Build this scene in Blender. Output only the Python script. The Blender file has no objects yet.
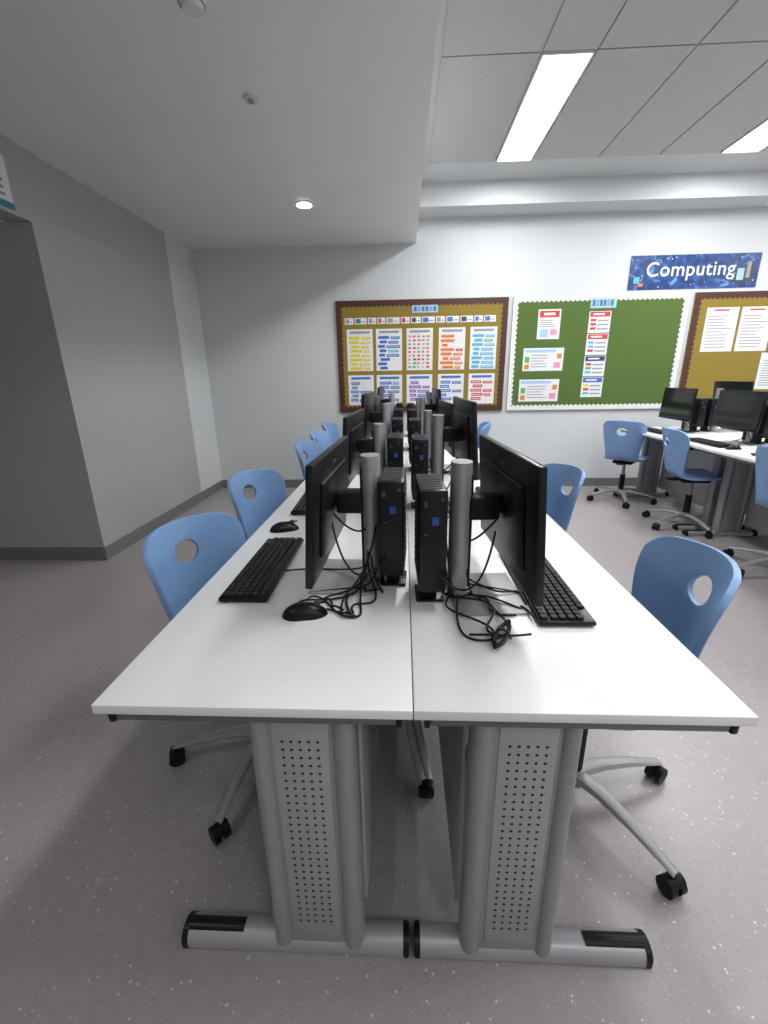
import bpy, bmesh, math, random
from mathutils import Vector, Matrix
random.seed(4)
sc=bpy.context.scene
COL=sc.collection
sc.view_settings.view_transform='Standard'
# ------------------------------------------------------------ materials
def mat(name,col,rough=.5,metal=0,spec=.5,noise=0,nscale=40,bump=0,emit=None,estr=1,coat=0):
    m=bpy.data.materials.new(name); m.use_nodes=True; nt=m.node_tree; b=nt.nodes['Principled BSDF']
    c=(*col,1)
    b.inputs['Base Color'].default_value=c; b.inputs['Roughness'].default_value=rough; b.inputs['Metallic'].default_value=metal
    b.inputs['Specular IOR Level'].default_value=spec; b.inputs['Coat Weight'].default_value=coat
    tc=nt.nodes.new('ShaderNodeTexCoord'); n=nt.nodes.new('ShaderNodeTexNoise'); n.inputs['Scale'].default_value=nscale; n.inputs['Detail'].default_value=3
    nt.links.new(tc.outputs['Object'],n.inputs['Vector'])
    if noise:
        r=nt.nodes.new('ShaderNodeValToRGB'); k=noise
        r.color_ramp.elements[0].color=tuple(max(0,x*(1-k)) for x in col)+(1,); r.color_ramp.elements[1].color=tuple(min(1,x*(1+k)) for x in col)+(1,)
        r.color_ramp.elements[0].position=.3; r.color_ramp.elements[1].position=.7
        nt.links.new(n.outputs['Fac'],r.inputs['Fac']); nt.links.new(r.outputs['Color'],b.inputs['Base Color'])
    if bump:
        bp=nt.nodes.new('ShaderNodeBump'); bp.inputs['Strength'].default_value=bump; bp.inputs['Distance'].default_value=.002
        nt.links.new(n.outputs['Fac'],bp.inputs['Height']); nt.links.new(bp.outputs['Normal'],b.inputs['Normal'])
    if emit: b.inputs['Emission Color'].default_value=(*emit,1); b.inputs['Emission Strength'].default_value=estr
    return m
M={}
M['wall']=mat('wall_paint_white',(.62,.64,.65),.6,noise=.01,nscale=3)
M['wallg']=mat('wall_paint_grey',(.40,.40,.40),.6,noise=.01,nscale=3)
M['soffit']=mat('soffit_paint',(.80,.80,.80),.32,noise=.01,nscale=3)
M['base']=mat('baseboard_grey',(.17,.17,.17),.4,noise=.03)
M['desk']=mat('desk_laminate_white',(.85,.85,.85),.32,noise=.005)
M['steel']=mat('powder_coated_grey',(.31,.32,.34),.4,metal=.25,noise=.03,nscale=90)
M['steel2']=mat('brushed_silver',(.40,.405,.42),.38,metal=.3,noise=.03,nscale=90)
M['steeld']=mat('rail_dark_grey',(.16,.165,.18),.4,metal=.4,noise=.03)
M['modesty']=mat('modesty_panel_grey',(.40,.405,.41),.5,metal=.1,noise=.02)
M['blk']=mat('black_plastic',(.007,.007,.008),.32,noise=.1,nscale=200,spec=.28)
M['blkm']=mat('black_matte',(.009,.009,.010),.55,noise=.1,nscale=200,spec=.22)
M['key']=mat('keycap_black',(.012,.012,.014),.45,noise=.1,nscale=100,spec=.25)
M['screen']=mat('screen_glass',(.006,.006,.008),.12,noise=.05)
M['cable']=mat('cable_black',(.008,.008,.009),.45,noise=.1,spec=.3)
M['conduit']=mat('conduit_grey',(.5,.5,.51),.5,noise=.03)
M['blue']=mat('chair_blue_plastic',(.205,.355,.62),.38,noise=.03,nscale=60,bump=.1)
M['arm']=mat('chair_base_grey',(.33,.34,.34),.42,metal=.2,noise=.02)
M['hole']=mat('perforation_dark',(.02,.02,.022),.8,noise=.05)
M['sticker']=mat('sticker_blue',(.015,.08,.35),.4,noise=.1,nscale=120)
M['dkgrey']=mat('dark_grey_plastic',(.05,.05,.055),.5,noise=.1,nscale=120)
M['white']=mat('paper_white',(.76,.77,.78),.6,noise=.02)
M['brown']=mat('border_brown',(.065,.018,.011),.6,noise=.1)
M['wborder']=mat('border_white',(.75,.77,.75),.6,noise=.03)
M['emit']=mat('light_diffuser',(1,1,1),.5,emit=(1,1,1),estr=9,noise=.001)
M['trimw']=mat('white_plastic',(.7,.7,.7),.4,noise=.01)
def felt(name,c): return mat(name,c,.95,noise=.12,nscale=350,bump=.3,spec=.1)
M['mustard']=felt('felt_mustard',(.27,.195,.045)); M['green']=felt('felt_green',(.095,.155,.045))
cols=dict(yellow=(.75,.6,.03),pblue=(.05,.15,.5),pred=(.6,.04,.05),orange=(.75,.2,.03),pgreen=(.10,.42,.10),purple=(.25,.09,.45),cyan=(.10,.42,.65),pgrey=(.3,.3,.33),lblue=(.35,.55,.75),navy=(.012,.045,.16),pink=(.75,.3,.4),teal=(.03,.2,.25))
for k,v in cols.items(): M[k]=mat('print_'+k,v,.55,noise=.08,nscale=60)
# floor
def floor_mat():
    m=bpy.data.materials.new('floor_vinyl_speckled'); m.use_nodes=True; nt=m.node_tree; b=nt.nodes['Principled BSDF']
    tc=nt.nodes.new('ShaderNodeTexCoord'); L=nt.links
    def specks(scale,thr,rnd):
        v=nt.nodes.new('ShaderNodeTexVoronoi'); v.inputs['Scale'].default_value=scale; v.inputs['Randomness'].default_value=1
        L.new(tc.outputs['Object'],v.inputs['Vector'])
        a=nt.nodes.new('ShaderNodeMath'); a.operation='LESS_THAN'; a.inputs[1].default_value=thr; L.new(v.outputs['Distance'],a.inputs[0])
        s=nt.nodes.new('ShaderNodeSeparateColor'); L.new(v.outputs['Color'],s.inputs[0])
        g=nt.nodes.new('ShaderNodeMath'); g.operation='GREATER_THAN'; g.inputs[1].default_value=rnd; L.new(s.outputs[0],g.inputs[0])
        mu=nt.nodes.new('ShaderNodeMath'); mu.operation='MULTIPLY'; L.new(a.outputs[0],mu.inputs[0]); L.new(g.outputs[0],mu.inputs[1]); return mu
    n=nt.nodes.new('ShaderNodeTexNoise'); n.inputs['Scale'].default_value=30; n.inputs['Detail'].default_value=6; L.new(tc.outputs['Object'],n.inputs['Vector'])
    r=nt.nodes.new('ShaderNodeValToRGB'); r.color_ramp.elements[0].color=(.335,.305,.303,1); r.color_ramp.elements[1].color=(.365,.333,.331,1)
    r.color_ramp.elements[0].position=.3; r.color_ramp.elements[1].position=.7; L.new(n.outputs['Fac'],r.inputs['Fac'])
    prev=r.outputs['Color']
    for sc_,th,rn,c in ((60,.16,.74,(.68,.66,.66,1)),(130,.2,.72,(.53,.51,.51,1)),(90,.18,.88,(.24,.22,.22,1))):
        k=specks(sc_,th,rn); mx=nt.nodes.new('ShaderNodeMix'); mx.data_type='RGBA'
        L.new(k.outputs[0],mx.inputs[0]); L.new(prev,mx.inputs[6]); mx.inputs[7].default_value=c; prev=mx.outputs[2]
    L.new(prev,b.inputs['Base Color']); b.inputs['Roughness'].default_value=.34
    return m
M['floor']=floor_mat()
def tile_mat():
    m=bpy.data.materials.new('ceiling_tile_perforated'); m.use_nodes=True; nt=m.node_tree; b=nt.nodes['Principled BSDF']; L=nt.links
    tc=nt.nodes.new('ShaderNodeTexCoord'); mp=nt.nodes.new('ShaderNodeVectorMath'); mp.operation='SCALE'; mp.inputs['Scale'].default_value=85
    fr=nt.nodes.new('ShaderNodeVectorMath'); fr.operation='FRACTION'; L.new(tc.outputs['Object'],mp.inputs[0]); L.new(mp.outputs[0],fr.inputs[0])
    sb=nt.nodes.new('ShaderNodeVectorMath'); sb.operation='SUBTRACT'; sb.inputs[1].default_value=(.5,.5,0); L.new(fr.outputs[0],sb.inputs[0])
    mu=nt.nodes.new('ShaderNodeVectorMath'); mu.operation='MULTIPLY'; mu.inputs[1].default_value=(1,1,0); L.new(sb.outputs[0],mu.inputs[0])
    ln=nt.nodes.new('ShaderNodeVectorMath'); ln.operation='LENGTH'; L.new(mu.outputs[0],ln.inputs[0])
    lt=nt.nodes.new('ShaderNodeMath'); lt.operation='LESS_THAN'; lt.inputs[1].default_value=.24; L.new(ln.outputs['Value'],lt.inputs[0])
    mx=nt.nodes.new('ShaderNodeMix'); mx.data_type='RGBA'; L.new(lt.outputs[0],mx.inputs[0]); mx.inputs[6].default_value=(.58,.57,.56,1); mx.inputs[7].default_value=(.3,.3,.3,1)
    L.new(mx.outputs[2],b.inputs['Base Color']); b.inputs['Roughness'].default_value=.6
    return m
M['tile']=tile_mat()
def nebula():
    m=bpy.data.materials.new('banner_print_blue'); m.use_nodes=True; nt=m.node_tree; b=nt.nodes['Principled BSDF']; L=nt.links
    tc=nt.nodes.new('ShaderNodeTexCoord'); n=nt.nodes.new('ShaderNodeTexNoise'); n.inputs['Scale'].default_value=7; n.inputs['Detail'].default_value=8; n.inputs['Distortion'].default_value=2
    L.new(tc.outputs['Object'],n.inputs['Vector']); r=nt.nodes.new('ShaderNodeValToRGB'); L.new(n.outputs['Fac'],r.inputs['Fac'])
    e=r.color_ramp.elements; e[0].position=.42; e[0].color=(.008,.03,.13,1); e[1].position=.75; e[1].color=(.18,.4,.65,1)
    x=e.new(.58); x.color=(.014,.07,.27,1)
    L.new(r.outputs['Color'],b.inputs['Base Color']); b.inputs['Roughness'].default_value=.4; return m
M['nebula']=nebula()
# ------------------------------------------------------------ builder
class B:
    def __init__(s): s.bm=bmesh.new(); s.mats=[]
    def mi(s,k):
        if k not in s.mats: s.mats.append(k)
        return s.mats.index(k)
    def add(s,bm,k,smooth=False,mtx=None):
        if mtx is not None: bmesh.ops.transform(bm,matrix=mtx,verts=bm.verts)
        i=s.mi(k)
        for f in bm.faces: f.material_index=i; f.smooth=smooth
        me=bpy.data.meshes.new('t'); bm.to_mesh(me); bm.free(); s.bm.from_mesh(me); bpy.data.meshes.remove(me)
    def box(s,lo,hi,k,bev=0,mtx=None,seg=2):
        bm=bmesh.new(); bmesh.ops.create_cube(bm,size=1)
        c=[(a+b)/2 for a,b in zip(lo,hi)]; d=[abs(b-a) for a,b in zip(lo,hi)]
        for v in bm.verts: v.co=Vector((c[0]+v.co.x*d[0],c[1]+v.co.y*d[1],c[2]+v.co.z*d[2]))
        if bev: bmesh.ops.bevel(bm,geom=bm.edges[:],offset=bev,segments=seg,affect='EDGES',profile=.5)
        s.add(bm,k,bool(bev),mtx)
    def cyl(s,p1,p2,r,k,r2=None,seg=20,smooth=True,sx=1):
        p1=Vector(p1);p2=Vector(p2);d=p2-p1
        bm=bmesh.new(); bmesh.ops.create_cone(bm,cap_ends=True,segments=seg,radius1=r,radius2=r if r2 is None else r2,depth=d.length)
        if sx!=1:
            for v in bm.verts: v.co.x*=sx
        m=Matrix.Translation((p1+p2)/2)@d.to_track_quat('Z','Y').to_matrix().to_4x4()
        s.add(bm,k,smooth,m)
    def prism(s,poly,axis,a,b,k,bev=0,smooth=False):
        bm=bmesh.new()
        def P(p,t):
            return {'x':(t,p[0],p[1]),'y':(p[0],t,p[1]),'z':(p[0],p[1],t)}[axis]
        v1=[bm.verts.new(P(p,a)) for p in poly]; v2=[bm.verts.new(P(p,b)) for p in poly]
        bm.faces.new(v1); bm.faces.new(v2[::-1]); n=len(poly)
        for i in range(n): bm.faces.new((v1[i],v2[i],v2[(i+1)%n],v1[(i+1)%n]))
        bmesh.ops.recalc_face_normals(bm,faces=bm.faces)
        if bev: bmesh.ops.bevel(bm,geom=bm.edges[:],offset=bev,segments=2,affect='EDGES')
        s.add(bm,k,smooth or bool(bev))
    def mesh(s,name):
        me=bpy.data.meshes.new(name); s.bm.to_mesh(me); s.bm.free()
        for k in s.mats: me.materials.append(M[k])
        try: me.set_sharp_from_angle(angle=math.radians(40))
        except Exception: pass
        return me
    def done(s,name,loc=(0,0,0),rz=0): return inst(name,s.mesh(name),loc,rz)
def inst(name,me,loc=(0,0,0),rz=0,par=None):
    o=bpy.data.objects.new(name,me); o.location=loc; o.rotation_euler=(0,0,rz); COL.objects.link(o)
    if par: o.parent=par
    return o
# ------------------------------------------------------------ room
XL=-2.275; YW=4.579; ZS=2.63; ZC=3.05; XS=.121; XR=5.6; YB=-3.2; XA=-4.2; YA=2.34; YG=4.0; ZH=2.232; ZBK=2.85; YBK=4.26
def simple(name,parts):
    b=B()
    for lo,hi,k in parts: b.box(lo,hi,k)
    return b.done(name)
simple('floor',[((XA-.2,YB-.2,-.1),(XR+.2,YW+.2,0),'floor')])
simple('wall_back',[((XL-.2,YW,0),(XR+.2,YW+.15,ZC+.1),'wall')])
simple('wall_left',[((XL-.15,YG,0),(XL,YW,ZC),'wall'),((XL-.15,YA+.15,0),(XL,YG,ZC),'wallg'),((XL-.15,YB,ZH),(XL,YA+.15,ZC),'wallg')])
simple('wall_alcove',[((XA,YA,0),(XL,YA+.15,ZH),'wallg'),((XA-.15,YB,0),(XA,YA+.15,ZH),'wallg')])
simple('ceiling_alcove',[((XA-.15,YB,ZH),(XL-.15,YA+.15,ZH+.1),'soffit')])
simple('wall_right',[((XR,YB,0),(XR+.15,YW,ZC),'wall')])
simple('wall_front',[((XA-.15,YB-.15,0),(XR+.15,YB,ZC+.1),'wall')])
simple('ceiling_soffit',[((XL,YB,ZS),(XS,YW,ZS+.1),'soffit'),((XS-.1,YB,ZS+.1),(XS,YW,ZC),'soffit')])
simple('ceiling_bulkhead',[((XS,YBK,ZBK),(XR,YW,ZC),'wall')])
simple('ceiling',[((XS-.1,YB,ZC),(XR+.15,YW,ZC+.1),'wall')])
b=B()
YS=[3.86,2.54,1.22,-.10,-1.42,-2.74]
XSs=[XS+.08,.77,1.08,1.63,2.13,2.62,2.94,3.5,4.0,4.48,4.8,5.4]
LX=[(.77,1.08),(2.62,2.94),(4.48,4.8)]
for yi in range(5):
    for xi in range(len(XSs)-1):
        x0,x1=XSs[xi],XSs[xi+1]
        lit=(x0,x1) in LX and yi%2==0
        if lit: continue
        b.box((x0+.006,YS[yi+1]+.006,ZC-.012),(x1-.006,YS[yi]-.006,ZC),'tile')
b.done('ceiling_tiles')
def panel(x0,x1,y0,y1,power):
    b=B(); 
    b.box((x0,y0,ZC-.02),(x0+.012,y1,ZC),'trimw'); b.box((x1-.012,y0,ZC-.02),(x1,y1,ZC),'trimw')
    b.box((x0+.012,y0,ZC-.02),(x1-.012,y0+.012,ZC),'trimw'); b.box((x0+.012,y1-.012,ZC-.02),(x1-.012,y1,ZC),'trimw')
    b.box((x0+.012,y0+.012,ZC-.012),(x1-.012,y1-.012,ZC),'emit'); b.done('ceiling_light_panel')
    l=bpy.data.lights.new('panel_lamp','AREA'); l.shape='RECTANGLE'; l.size=x1-x0-.03; l.size_y=y1-y0-.03; l.energy=power; l.color=(.98,.988,1)
    o=bpy.data.objects.new('panel_lamp',l); o.location=((x0+x1)/2,(y0+y1)/2,ZC-.022); COL.objects.link(o)
for (x0,x1) in LX:
    for yi,pw in ((0,38),(2,17),(4,9)):
        panel(x0+.006,x1-.006,YS[yi+1]+.006,YS[yi]-.006,pw)
def downlight(x,y,p):
    b=B(); n=28
    b.cyl((x,y,ZS-.006),(x,y,ZS),.07,'trimw',seg=n); b.cyl((x,y,ZS-.012),(x,y,ZS-.005),.058,'emit',seg=n); b.done('ceiling_downlight')
    l=bpy.data.lights.new('downlight_lamp','SPOT'); l.energy=p; l.spot_size=math.radians(140); l.spot_blend=.8; l.shadow_soft_size=.045; l.color=(1,.99,.97)
    o=bpy.data.objects.new('downlight_lamp',l); o.location=(x,y,ZS-.02); COL.objects.link(o)
downlight(-.81,3.42,42); downlight(-1.6,-.7,28); downlight(-.81,-2.2,14)
b=B(); b.cyl((-.77,2.02,ZS-.012),(-.77,2.02,ZS),.035,'trimw'); b.cyl((-.77,2.02,ZS-.02),(-.77,2.02,ZS-.01),.016,'pgrey'); b.done('ceiling_sensor')
b=B(); b.cyl((-.78,1.4,ZS-.02),(-.78,1.4,ZS),.055,'trimw',r2=.06); b.cyl((-.78,1.4,ZS-.05),(-.78,1.4,ZS-.02),.035,'trimw',r2=.05); b.cyl((-.78,1.4,ZS-.035),(-.78,1.4,ZS-.028),.047,'pgrey'); b.done('smoke_detector')
def bb(name,lo,hi): simple(name,[(lo,hi,'base')])
bb('baseboard_back',(XL+.012,YW-.012,0),(XR,YW,.1))
bb('baseboard_left',(XL,YA,0),(XL+.012,YW,.1))
bb('baseboard_alcove',(XA,YA-.012,0),(XL+.012,YA,.1))
bb('baseboard_right',(XR-.012,YB,0),(XR,YW-.012,.1))
# ------------------------------------------------------------ notice boards
def scallop(b,x0,x1,z0,z1,w,k,y,step=.05,amp=.02):
    def side(p0,d,n,L):
        N=max(2,int(L/step)*8)
        bm=bmesh.new(); prev=None
        for i in range(N+1):
            t=i/N*L; a=w+amp*abs(math.sin(math.pi*t/step))
            o=Vector((p0[0]+d[0]*t,y,p0[1]+d[1]*t)); q=o+Vector((n[0]*a,0,n[1]*a))
            cur=(bm.verts.new(o),bm.verts.new(q))
            if prev: bm.faces.new((prev[0],cur[0],cur[1],prev[1]))
            prev=cur
        b.add(bm,k)
    side((x0,z1),(1,0),(0,-1),x1-x0); side((x0,z0),(1,0),(0,1),x1-x0)
    y-=.0006
    side((x0,z0),(0,1),(1,0),z1-z0); side((x1,z0),(0,1),(-1,0),z1-z0)
YBD=YW-.002
def paper(b,x0,z0,x1,z1,k='white',lay=1):
    y=YBD-.022-.0015*lay
    b.box((x0,y-.0006,z0),(x1,y+.0006,z1),k)
def board(b,x0,x1,z0,z1,f,bk,w=.04):
    b.box((x0,YBD-.022,z0),(x1,YBD,z1),f)
    scallop(b,x0,x1,z0,z1,w,bk,YBD-.0235)
BZ0,BZ1=.905,2.09
def lines(b,x0,x1,z0,z1,n,lay=2,k='pgrey'):
    for j in range(n):
        z=z0+(z1-z0)*(j+.5)/n; b_=random.uniform(.6,1)
        paper(b,x0,z-.004,x0+(x1-x0)*b_,z+.004,k,lay)
b=B(); board(b,-.755,1.115,BZ0,BZ1,'mustard','brown',.05)
paper(b,.08,1.955,.36,2.03,'lblue')
for i in range(6): paper(b,.1+i*.042,1.97,.13+i*.042,2.015,['pblue','pgrey','teal'][i%3],2)
x=-.66
while x<.98:
    w=random.uniform(.08,.15); paper(b,x,1.85,min(x+w,1.03),1.915,'white')
    paper(b,x+.01,1.86,x+w*.5,1.905,random.choice(['pgrey','dkgrey','pblue','teal','pred']),2); paper(b,x+w*.55,1.87,x+w*.9,1.88,'pgrey',2); x+=w+.015
cx=[-.5,-.175,.165,.52,.865]
rows=[(1.36,1.80,['yellow','pblue','pred','orange','cyan']),(.985,1.315,['pblue','pblue','purple','pblue','pred'])]
alt={'yellow':'yellow','pblue':'cyan','pred':'pink','orange':'pred','pgreen':'cyan','purple':'pblue','cyan':'pgreen'}
for ri,(z0,z1,cs) in enumerate(rows):
    for ci,(c,k) in enumerate(zip(cx,cs)):
        paper(b,c-.145,z0,c+.145,z1,'white')
        paper(b,c-.11,z1-.045,c+.11,z1-.02,'pblue' if ri else 'pgrey',2)
        if ri==0 and ci==2:
            for i in range(5):
                for j in range(9):
                    x_=c-.125+i*.05; paper(b,x_,z0+.025+j*.04,x_+random.uniform(.02,.042),z0+.045+j*.04,random.choice(['pred','pred','pink','pgreen','pink','orange','pgrey']),2)
            continue
        z=z1-.07; st=.046
        while z>z0+.045:
            a=random.uniform(.0,.03); m=random.uniform(-.04,.04)
            paper(b,c-.125+a,z-.034,c+m-.01,z-.004,k,2)
            if ri: paper(b,c-.115+a,z-.022,c+m-.025,z-.016,'white',3)
            if random.random()<.85: paper(b,c+m+.008,z-.038,c+.125-a,z-.010,alt[k] if random.random()<.3 else k,2); paper(b,c+m+.018,z-.026,c+.11-a,z-.021,'white',3)
            z-=st
b.done('notice_board_mustard')
b=B(); board(b,1.165,3.0,BZ0,BZ1,'green','wborder')
paper(b,1.98,1.96,2.25,2.06,'lblue')
for i in range(6): paper(b,2.0+i*.038,1.98,2.028+i*.038,2.04,['pblue','pgrey','teal'][i%3],2)
paper(b,1.44,1.66,1.68,1.96,'white'); paper(b,1.455,1.88,1.665,1.945,'pred',2); paper(b,1.47,1.68,1.56,1.76,'lblue',2); paper(b,1.58,1.7,1.65,1.76,'pink',2)
lines(b,1.47,1.65,1.78,1.86,4)
paper(b,1.5,1.90,1.62,1.925,'white',3)
for i,k in enumerate(['pred','pblue','pgreen','pblue']):
    z1=1.93-i*.225; paper(b,1.98,z1-.215,2.21,z1,'white'); paper(b,1.99,z1-.055,2.2,z1-.005,['pred','pred','navy','pblue'][i],2); paper(b,2.02,z1-.038,2.14,z1-.022,'white',3)
    for j in range(3): paper(b,2.0,z1-.1-j*.042,2.06,z1-.075-j*.042,random.choice(['pgreen','yellow','cyan','pred']),2); paper(b,2.075,z1-.1-j*.042,2.19,z1-.085-j*.042,'pgrey',2)
for z0,z1,xo in ((1.33,1.57,1.31),(1.0,1.24,1.29)):
    paper(b,xo,z0,xo+.44,z1,'white'); paper(b,xo+.015,z1-.045,xo+.35,z1-.015,'lblue',2)
    lines(b,xo+.09,xo+.31,z0+.03,z1-.06,5)
    paper(b,xo+.02,z0+.02,xo+.07,z0+.07,'orange',3); paper(b,xo+.02,z0+.09,xo+.07,z0+.15,'pgreen',3); paper(b,xo+.34,z0+.03,xo+.41,z0+.09,'pink',3); paper(b,xo+.37,z0+.13,xo+.42,z0+.18,'orange',3)
b.done('notice_board_green')
b=B(); board(b,3.06,4.95,BZ0,BZ1,'mustard','brown',.05)
for (xo,zo,w,h) in ((3.2,1.5,.33,.44),(3.56,1.5,.33,.44),(3.86,1.1,.3,.38),(3.95,1.52,.3,.42),(4.3,1.5,.3,.42)):
    paper(b,xo,zo,xo+w,zo+h,'white')
    lines(b,xo+.03,xo+w-.04,zo+.03,zo+h-.07,11)
    paper(b,xo+.08,zo+h-.035,xo+w-.1,zo+h-.02,'pred',2)
b.done('notice_board_mustard')
def text(body,size,loc,k,par=None,rot=(math.pi/2,0,0),ext=.001,bold=0,sp=1):
    c=bpy.data.curves.new('lettering','FONT'); c.body=body; c.size=size; c.align_x='CENTER'; c.align_y='CENTER'; c.extrude=ext; c.offset=bold; c.space_character=sp
    o=bpy.data.objects.new('lettering',c); o.location=loc; o.rotation_euler=rot; COL.objects.link(o); c.materials.append(M[k]); 
    if par: o.parent=par
    return o
b=B(); b.box((2.35,YBD-.006,2.13),(3.655,YBD,2.45),'nebula')
for i in range(60):
    x=random.uniform(2.37,3.63); z=random.uniform(2.15,2.43); r=random.uniform(.002,.006)
    if 2.55<x<3.4 and 2.2<z<2.41: continue
    b.box((x-r,YBD-.007,z-r),(x+r,YBD-.005,z+r),'white' if i%3 else 'cyan')
b.box((3.42,YBD-.0075,2.18),(3.6,YBD-.005,2.33),'dkgrey'); b.box((3.44,YBD-.008,2.2),(3.51,YBD-.005,2.31),'lblue'); b.box((3.53,YBD-.008,2.22),(3.57,YBD-.005,2.37),'pgrey')
b.box((2.4,YBD-.008,2.19),(2.46,YBD-.005,2.25),'cyan'); b.box((2.45,YBD-.008,2.16),(2.5,YBD-.005,2.19),'orange')
ban=b.done('computing_banner')
text('Computing',.19,(2.965,YBD-.009,2.31),'white',ban,bold=.0015,sp=1.06)
b=B(); b.box((XL,1.2,2.25),(XL+.008,2.22,2.52),'white'); b.box((XL+.006,1.2,2.25),(XL+.010,2.22,2.285),'teal')
for j in range(5): b.box((XL+.006,2.02,2.31+j*.035),(XL+.010,2.17,2.325+j*.035),'pgrey' if j!=2 else 'teal')
b.done('wall_sign')
# ------------------------------------------------------------ desks
def desk(xc,s,y0,y1,W=.583):
    b=B(); H=.74
    def bx(x0,x1,ya,yb,z0,z1,k,bev=0):
        a,c=sorted((xc+s*x0,xc+s*x1)); b.box((a,ya,z0),(c,yb,z1),k,bev)
    bx(.001,W,y0+.001,y1-.001,H-.02,H,'desk',.002)
    bx(.03,W-.03,y0+.012,y0+.06,H-.045,H-.02,'steeld',.006); bx(W-.032,W-.018,y0+.010,y0+.062,H-.047,H-.02,'blk',.004); bx(.02,.03,y0+.010,y0+.062,H-.047,H-.02,'blk',.003)
    bx(.03,W-.03,y1-.06,y1-.012,H-.045,H-.02,'steeld',.006)
    bx(W-.09,W-.05,y0+.075,y1-.075,H-.05,H-.02,'steeld')
    bx(.105,.112,y0+.1,y1-.1,.1,H-.03,'modesty')
    for e,(yc,dr) in enumerate(((y0+.07,1),(y1-.07,-1))):
        for (a,c) in ((.11,.16),(.278,.322)):
            m=(a+c)/2; r=(c-a)/2
            poly=[(xc+s*m+r*math.cos(t*math.pi/8),yc+ .036*(abs(math.sin(t*math.pi/8))**.7)*(1 if math.sin(t*math.pi/8)>=0 else -1)) for t in range(16)]
            b.prism(poly,'z',.03,H-.045,'steel',smooth=True)
        bx(.155,.283,yc-.024,yc+.024,.03,H-.045,'steel')
        bx(.163,.275,yc-.027,yc+.027,.06,H-.055,'steel2',.003)
        yy=yc-.0275*dr; bm=bmesh.new()
        for r in range(27):
            for c in range(5):
                cx_=xc+s*(.219+(c-2)*.0175); cz=.11+r*.0198
                bmesh.ops.create_circle(bm,cap_ends=True,segments=8,radius=.0034,matrix=Matrix.Translation((cx_,yy,cz))@Matrix.Rotation(math.pi/2,4,'X'))
        b.add(bm,'hole')
        D=.031; Z1=.016; ZR=.028
        prof=[(yc-D,0.004),(yc-D,Z1)]+[(yc-D*math.cos(t*math.pi/10),Z1+ZR*math.sin(t*math.pi/10)) for t in range(1,10)]+[(yc+D,Z1),(yc+D,.004)]
        a,c=sorted((xc+s*.02,xc+s*.54)); b.prism(prof,'x',a,c,'steel2',smooth=True)
        prof2=[(yc+(p[0]-yc)*1.05,p[1]*1.04 if p[1]>.01 else .0) for p in prof]
        a,c=sorted((xc+s*.006,xc+s*.021)); b.prism(prof2,'x',a,c,'blk',bev=.003)
        a,c=sorted((xc+s*.53,xc+s*.548)); b.prism(prof2,'x',a,c,'blk',bev=.003)
        prof3=[(yc-.021*math.cos(t*math.pi/8),.026+.0215*math.sin(t*math.pi/8)) for t in range(0,9)]
        a,c=sorted((xc+s*.40,xc+s*.535)); b.prism(prof3,'x',a,c,'blk',smooth=True)
    b.done('computer_desk')
for s in (1,-1):
    for y0,y1 in ((0,1.6),(1.6,3.2),(3.2,4.05)): desk(0,s,y0,y1)
XD=2.86
for s in (1,-1):
    for y0,y1 in ((-.15,1.4),(1.4,2.95),(2.95,4.2)): desk(XD,s,y0,y1)
# ------------------------------------------------------------ monitor
def monitor_mesh(zb,colh=.36):
    b=B(); zt=zb+.295
    b.box((-.02,-.115,0),(.165,.115,.007),'steel2',.003)
    poly=[(.026*math.cos(t*math.pi/12),.034*math.sin(t*math.pi/12)) for t in range(24)]
    b.prism(poly,'z',.005,colh,'steel2',smooth=True)
    b.box((.02,-.016,.03),(.029,.016,colh-.03),'blkm',.003)
    zc=(zb+zt)/2
    b.box((.02,-.03,zc-.03),(.095,.03,zc+.03),'blkm',.008)
    mtx=Matrix.Translation((.112,0,zc))@Matrix.Rotation(math.radians(-4),4,'Y')
    hw=.248; hh=.1475
    b.box((-.006,-hw,-hh),(.012,hw,hh),'blk',.004,mtx)
    b.box((-.014,-.17,-.10),(-.004,.17,.09),'blk',.006,mtx)
    b.box((.0122,-hw+.008,-hh+.018),(.0128,hw-.008,hh-.008),'screen',0,mtx)
    b.box((-.0065,-.02,hh-.04),(-.006,.02,hh-.032),'dkgrey',0,mtx)
    return b.mesh('monitor')
monL=monitor_mesh(.085); monM=monitor_mesh(.115); monR=monitor_mesh(.098); monH=monitor_mesh(.17,.4)
def pc_mesh():
    b=B()
    b.box((-.036,-.045,0),(.036,.045,.008),'blk',.003); b.box((-.018,-.03,.006),(.018,.03,.06),'blkm')
    b.box((-.033,-.092,.052),(.033,.092,.31),'blk',.006)
    b.box((-.003,-.0935,.227),(.012,-.0915,.246),'sticker'); b.box((-.022,-.0935,.27),(-.014,-.0915,.284),'dkgrey')
    b.box((-.022,-.0935,.2),(-.012,-.0915,.205),'dkgrey'); b.cyl((.02,-.094,.288),(.02,-.091,.288),.0045,'dkgrey',seg=12)
    for i in range(9): b.box((-.024,-.075+i*.018,.3095),(.024,-.067+i*.018,.3115),'dkgrey')
    for i in range(12): b.box((-.0345,-.07,.07+i*.018),(-.0325,.07,.077+i*.018),'blkm'); b.box((.0325,-.07,.07+i*.018),(.0345,.07,.077+i*.018),'blkm')
    return b.mesh('mini_pc')
PC=pc_mesh()
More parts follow.
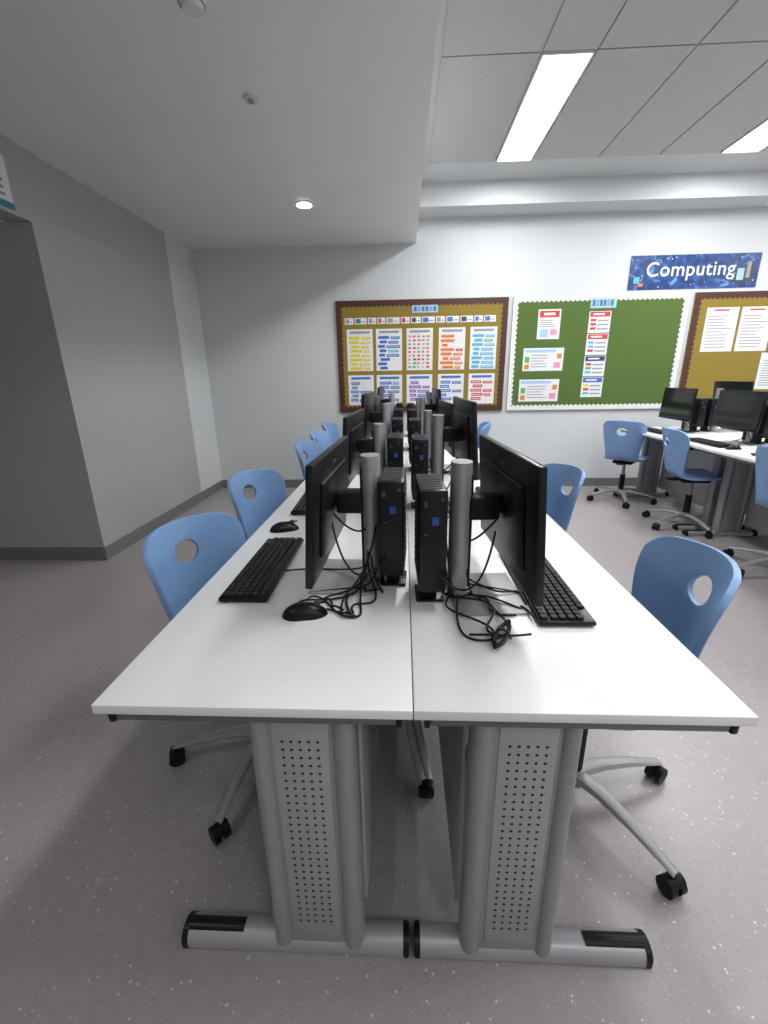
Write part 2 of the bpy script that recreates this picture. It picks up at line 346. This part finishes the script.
def kb_mesh():
    b=B(); b.box((-.065,-.22,.004),(.065,.22,.016),'blk',.004)
    for (x,y) in ((-.05,-.2),(.05,-.2),(-.05,.2),(.05,.2)): b.box((x-.008,y-.012,0),(x+.008,y+.012,.005),'blkm')
    for r in range(6):
        x=-.05+r*.0195+(.004 if r==5 else 0)
        ks=[1]*22
        if r==0: ks=[1.3,1.2,1.2,6,1.2,1.2,1.3,1,1,1,2,1]
        y=-.212; sp=.0193
        for w in ks:
            L=w*sp
            if y+L>.213: break
            b.box((x-.0082,y+.0012,.015),(x+.0082,y+L-.0012,.0225),'key',.0015,seg=1); y+=L
    return b.mesh('keyboard')
KB=kb_mesh()
def mouse_mesh():
    bm=bmesh.new(); bmesh.ops.create_uvsphere(bm,u_segments=24,v_segments=14,radius=1)
    for v in bm.verts:
        x,y,z=v.co
        w=.031*(1-.12*math.exp(-((y)*3)**2)); h=.034*(1-.25*y*y*.5)+.004*(-y)
        v.co=Vector((x*w,y*.056,max(0,z)*h))
    b=B(); b.add(bm,'blk',True)
    b.cyl((-.004,.03,.029),(.004,.03,.029),.009,'dkgrey',seg=14); b.box((-.0006,.01,.028),(.0006,.05,.0335),'blkm')
    return b.mesh('computer_mouse')
MO=mouse_mesh()
def tubes(name,paths,r,k):
    c=bpy.data.curves.new(name,'CURVE'); c.dimensions='3D'; c.bevel_depth=r; c.bevel_resolution=2; c.resolution_u=8
    for p in paths:
        sp=c.splines.new('NURBS'); sp.points.add(len(p)-1)
        for i,q in enumerate(p): sp.points[i].co=(*q,1)
        sp.use_endpoint_u=True; sp.order_u=4
    c.materials.append(M[k]); o=bpy.data.objects.new(name,c); COL.objects.link(o); return o
T=.74
def cables(cx,cy,s,seed,mouse=None,kbp=None,coil=None):
    rd=random.Random(seed); P=[]; z=T+.004
    for i in range(6):
        a=(cx+s*rd.uniform(-.06,.02),cy+rd.uniform(-.02,.06),T+rd.uniform(.08,.22)); p=[a,(a[0]+s*.02,a[1]-.03,T+.05)]
        x,y=a[0],a[1]-.04
        for j in range(7):
            x+=s*rd.uniform(-.05,.09); y+=rd.uniform(-.08,.05); x=cx+s*max(-.05,min(.17,s*(x-cx))); y=max(cy-.2,min(cy+.1,y)); p.append((x,y,z+rd.uniform(0,.012)))
        P.append(p)
    P.append([(cx,cy,T+.16),(cx+s*.04,cy+.02,T+.13),(cx+s*.07,cy-.03,T+.2),(cx+s*.1,cy,T+.22)])
    P.append([(cx-s*.07,cy-.06,T+.12),(cx+s*.0,cy-.14,T+.04),(cx+s*.05,cy-.11,T+.06),(cx+s*.09,cy-.02,T+.19)])
    if mouse: P.append([(cx,cy-.02,T+.06),(cx+s*.02,cy-.12,z),(cx-s*.02,cy-.2,z),(mouse[0]+s*-.09,mouse[1]-.03,z),(mouse[0]-s*.04,mouse[1]+.08,z),(mouse[0],mouse[1]+.09,z),(mouse[0],mouse[1]+.05,T+.012)])
    if kbp: P.append([(cx,cy,T+.05),(cx+s*.05,cy+.05,z),(kbp[0]-s*.15,kbp[1]+.05,z),(kbp[0]-s*.06,kbp[1],T+.01)])
    if coil:
        q=[(cx,cy-.05,T+.03),(cx-s*.02,cy-.15,z),(cx+s*.0,coil[1]-.03,z)]
        for t in range(0,44): 
            an=t*math.pi/4.2; rr=.03+.007*math.sin(t*1.7); u=rr*.42*math.cos(an); v=rr*1.9*math.sin(an)
            q.append((coil[0]+u*.9+v*.42,coil[1]+v*.9-u*.42,z+.002+.012*((t*.37)%1)))
        q+= [(coil[0]+s*.02,coil[1]+.1,z),(coil[0]-s*.03,coil[1]+.2,z),(cx+s*.03,cy-.02,T+.02)]; P.append(q)
        P.append([(coil[0]-.022,coil[1]-.005,z),(coil[0]-.01,coil[1],T+.03),(coil[0]+.01,coil[1]+.005,T+.03),(coil[0]+.018,coil[1]-.008,z)])
    tubes('cable_bundle',P,.0027,'cable')
R=math.radians
inst('monitor',monR,(.125,.43,T),R(3.5)); inst('mini_pc',PC,(.05,.43,T),R(2))
inst('monitor',monL,(-.105,.53,T),R(178)); inst('mini_pc',PC,(-.045,.52,T),R(-2))
inst('keyboard',KB,(.36,.49,T),math.pi+R(0)); inst('keyboard',KB,(-.435,.59,T),R(0))
inst('computer_mouse',MO,(-.26,.318,T),R(-80)); inst('computer_mouse',MO,(-.475,.94,T),R(-70))
cables(.12,.42,1,3,coil=(.20,.225),kbp=(.36,.42)); cables(-.12,.5,-1,8,mouse=(-.265,.325),kbp=(-.43,.55))
for i in range(1,5):
    y=.47+.8*i
    inst('monitor',[monM,monH][i%2],(.13,y,T),R(4-2*(i%2))); inst('mini_pc',PC,(.052,y-.01,T),R(1))
    inst('monitor',[monH,monM][i%2] if i!=2 else monH,(-.125,y+.06,T),R(177)); inst('mini_pc',PC,(-.052,y+.05,T),R(-1))
    inst('keyboard',KB,(.41,y+.05,T),math.pi); inst('keyboard',KB,(-.44,y+.07,T),R(2))
    inst('computer_mouse',MO,(.38,y-.27,T),R(90)); 
    if i>1: inst('computer_mouse',MO,(-.45,y-.27,T),R(-80))
    cables(.12,y,1,20+i); cables(-.12,y+.05,-1,30+i)
for i,y in enumerate((.75,1.5,2.25,3.0,3.8)):
    inst('monitor',monM,(XD-.13,y,T),R(180)); inst('mini_pc',PC,(XD-.052,y,T),R(0)); inst('keyboard',KB,(XD-.42,y,T),0); inst('computer_mouse',MO,(XD-.42,y-.28,T),R(-90))
    inst('monitor',[monM,monH][(i+1)%2],(XD+.13,y,T),R(0)); inst('mini_pc',PC,(XD+.052,y,T),R(0)); inst('keyboard',KB,(XD+.42,y,T),math.pi)
    cables(XD-.12,y,-1,50+i); 
o=tubes('power_cable_conduit',[[(-.03,.62,.715),(-.03,.6,.5),(-.02,.62,.3),(.0,.6,.14),(.035,.5,.035),(.045,.46,.03)],[(.0,.64,.715),(.01,.6,.5),(.0,.62,.3),(.03,.6,.14),(.06,.52,.035),(.065,.48,.03)]],.014,'conduit')
b=B(); b.box((.03,.44,0),(.08,.485,.04),'blk',.008); b.box((.038,.447,.036),(.072,.477,.046),'blkm',.004); b.done('floor_socket_box')
# ------------------------------------------------------------ chair
def catmull(P,t):
    n=len(P)-1; x=t*n; i=min(int(x),n-1); u=x-i
    p0=P[max(i-1,0)];p1=P[i];p2=P[i+1];p3=P[min(i+2,n)]
    return [0.5*((2*b)+(-a+c)*u+(2*a-5*b+4*c-d)*u*u+(-a+3*b-3*c+d)*u**3) for a,b,c,d in zip(p0,p1,p2,p3)]
def chair_shell():
    P=[(-.285,.855,.186,1),(-.27,.79,.194,1),(-.25,.715,.188,1),(-.232,.63,.172,1),(-.214,.555,.158,1),(-.19,.49,.152,.8),(-.14,.452,.168,.3),(-.06,.442,.19,0),(.03,.445,.2,0),(.12,.452,.2,0),(.19,.447,.195,0),(.225,.425,.185,0)]
    NS,NT=80,32; bm=bmesh.new(); G=[]
    import bisect
    pts=[catmull(P,i/400) for i in range(401)]; L=[0]
    for i in range(1,401): L.append(L[-1]+math.hypot(pts[i][0]-pts[i-1][0],pts[i][1]-pts[i-1][1]))
    TL=L[-1]
    def at(s):
        i=min(max(bisect.bisect(L,s)-1,0),399); u=(s-L[i])/(L[i+1]-L[i]+1e-9); return [a+(b-a)*u for a,b in zip(pts[i],pts[i+1])]
    hc=.11; ha,hb=.048,.04
    for i in range(NS+1):
        row=[]; s=TL*i/NS
        y,z,w,bk=at(s); e=1
        rc=.06
        if s<rc: e=.76+.24*math.sqrt(max(0,1-(1-s/rc)**2))
        rf=.06
        if s>TL-rf: q=(TL-s)/rf; e=.76+.24*math.sqrt(max(0,1-(1-q)**2))
        for j in range(NT+1):
            t=-1+2*j/NT; row.append([t*w*e,s])
        G.append(row)
    rem=set()
    for i in range(NS):
        for j in range(NT):
            cx_=sum(G[a][c][0] for a in (i,i+1) for c in (j,j+1))/4; cs=sum(G[a][c][1] for a in (i,i+1) for c in (j,j+1))/4
            if (cx_/ha)**2+((cs-hc)/hb)**2<1: rem.add((i,j))
    used={}
    for (i,j) in rem:
        for a in (i,i+1):
            for c in (j,j+1): used[(a,c)]=used.get((a,c),0)+1
    for (a,c),n in used.items():
        if n<4:
            x,s=G[a][c][0],G[a][c][1]-hc; r=math.sqrt((x/ha)**2+(s/hb)**2)
            G[a][c][0]=x/r; G[a][c][1]=hc+s/r
    V=[]
    for i in range(NS+1):
        row=[]
        for j in range(NT+1):
            x,s=G[i][j]; y,z,w,bk=at(min(max(s,0),TL)); k=(x/.19)
            if s<.09: z-= .014*(k*k)*(1-s/.09)
            y+=bk*.085*k*k; z+=(1-bk)*.014*k*k
            row.append(bm.verts.new((x,y,z)))
        V.append(row)
    for i in range(NS):
        for j in range(NT):
            if (i,j) in rem: continue
            bm.faces.new((V[i][j],V[i][j+1],V[i+1][j+1],V[i+1][j]))
    for v in [v for v in bm.verts if not v.link_faces]: bm.verts.remove(v)
    bmesh.ops.recalc_face_normals(bm,faces=bm.faces)
    me=bpy.data.meshes.new('s'); bm.to_mesh(me); bm.free()
    o=bpy.data.objects.new('tmp',me); COL.objects.link(o)
    m=o.modifiers.new('s','SOLIDIFY'); m.thickness=.016; m.offset=0
    m=o.modifiers.new('b','BEVEL'); m.width=.005; m.segments=3; m.angle_limit=R(60)
    dg=bpy.context.evaluated_depsgraph_get(); me2=bpy.data.meshes.new_from_object(o.evaluated_get(dg)); bpy.data.objects.remove(o)
    b2=bmesh.new(); b2.from_mesh(me2); return b2
b=B(); b.add(chair_shell(),'blue',True); SHELL=b.mesh('seat_shell')
b=B(); b.box((-.09,-.11,.405),(.09,.1,.432),'blkm',.008); b.box((-.03,-.2,.41),(.03,-.05,.428),'blkm',.005); CARR=b.mesh('seat_carrier')
def base_mesh():
    b=B()
    b.cyl((0,0,.26),(0,0,.41),.016,'arm'); b.cyl((0,0,.1),(0,0,.28),.026,'blkm'); b.cyl((0,0,.075),(0,0,.125),.04,'arm',r2=.034)
    R0=.315
    for i in range(5):
        a=math.radians(72*i); d=Vector((math.cos(a),math.sin(a),0)); n=Vector((-d.y,d.x,0))
        bm=bmesh.new(); rings=[]
        for (r,w,h,z) in ((.02,.026,.036,.1),(.1,.024,.03,.108),(.2,.02,.024,.096),(.28,.016,.018,.078),(R0+.005,.014,.012,.068)):
            c=d*r; ring=[bm.verts.new(c+n*(w*math.cos(t*math.pi/4))+Vector((0,0,z+h*.5*math.sin(t*math.pi/4)))) for t in range(8)]
            if rings:
                for t in range(8): bm.faces.new((rings[-1][t],rings[-1][(t+1)%8],ring[(t+1)%8],ring[t]))
            rings.append(ring)
        bm.faces.new(rings[-1]); bmesh.ops.recalc_face_normals(bm,faces=bm.faces); b.add(bm,'arm',True)
        c=d*R0; b.cyl(c+Vector((0,0,.045)),c+Vector((0,0,.07)),.008,'blkm',seg=10)
        sw=math.radians(37*i+20); e=Matrix.Rotation(sw,3,'Z')@n
        for sg in (-1,1): b.cyl(c+e*(sg*.006)+Vector((0,0,.026)),c+e*(sg*.024)+Vector((0,0,.026)),.026,'blk',seg=20)
        b.cyl(c-e*.0245+Vector((0,0,.036)),c+e*.0245+Vector((0,0,.036)),.021,'blkm',seg=14)
    return b.mesh('star_base')
STAR=base_mesh()
def chair(x,y,fx,fy,ba=None):
    e=bpy.data.objects.new('swivel_chair',None); e.location=(x,y,0); e.empty_display_size=.2; COL.objects.link(e)
    a=math.atan2(fy,fx)-math.pi/2
    inst('seat_shell',SHELL,rz=a,par=e); inst('seat_carrier',CARR,rz=a,par=e); inst('star_base',STAR,rz=R(ba) if ba is not None else random.uniform(0,1.2),par=e)
chair(-.51,.61,.92,-.36,189); chair(-.56,1.38,.93,-.36,200); chair(-.50,2.45,.97,-.25); chair(-.53,3.12,.98,-.15); chair(-.55,3.8,1,-.1)
chair(.515,.47,-.98,.10,13); chair(.565,1.5,-.96,-.2,20); chair(.55,3.75,-1,.1)
chair(2.28,3.95,.65,.75,40); chair(2.45,3.12,.95,-.1,200); chair(2.50,2.15,.9,.3,190); chair(2.4,1.2,1,0)
# ------------------------------------------------------------ world + camera
w=bpy.data.worlds.new('world'); sc.world=w; w.use_nodes=True; w.node_tree.nodes['Background'].inputs[0].default_value=(.6,.65,.7,1); w.node_tree.nodes['Background'].inputs[1].default_value=.2
yaw,pitch,roll=.0473,.3021,.0163
fh=Vector((-math.sin(yaw),math.cos(yaw),0)); r=Vector((math.cos(yaw),math.sin(yaw),0)); up=Vector((0,0,1))
F=fh*math.cos(pitch)-up*math.sin(pitch); U0=fh*math.sin(pitch)+up*math.cos(pitch)
Rr=r*math.cos(roll)-U0*math.sin(roll); U=U0*math.cos(roll)+r*math.sin(roll)
cd=bpy.data.cameras.new('camera'); c=bpy.data.objects.new('camera',cd); COL.objects.link(c); sc.camera=c
mt=Matrix((Rr,U,-F)).transposed().to_4x4(); mt.translation=Vector((-.0164,-.6226,1.2993)); c.matrix_world=mt
cd.sensor_width=36; cd.lens=435.08/1024*36; cd.clip_start=.02
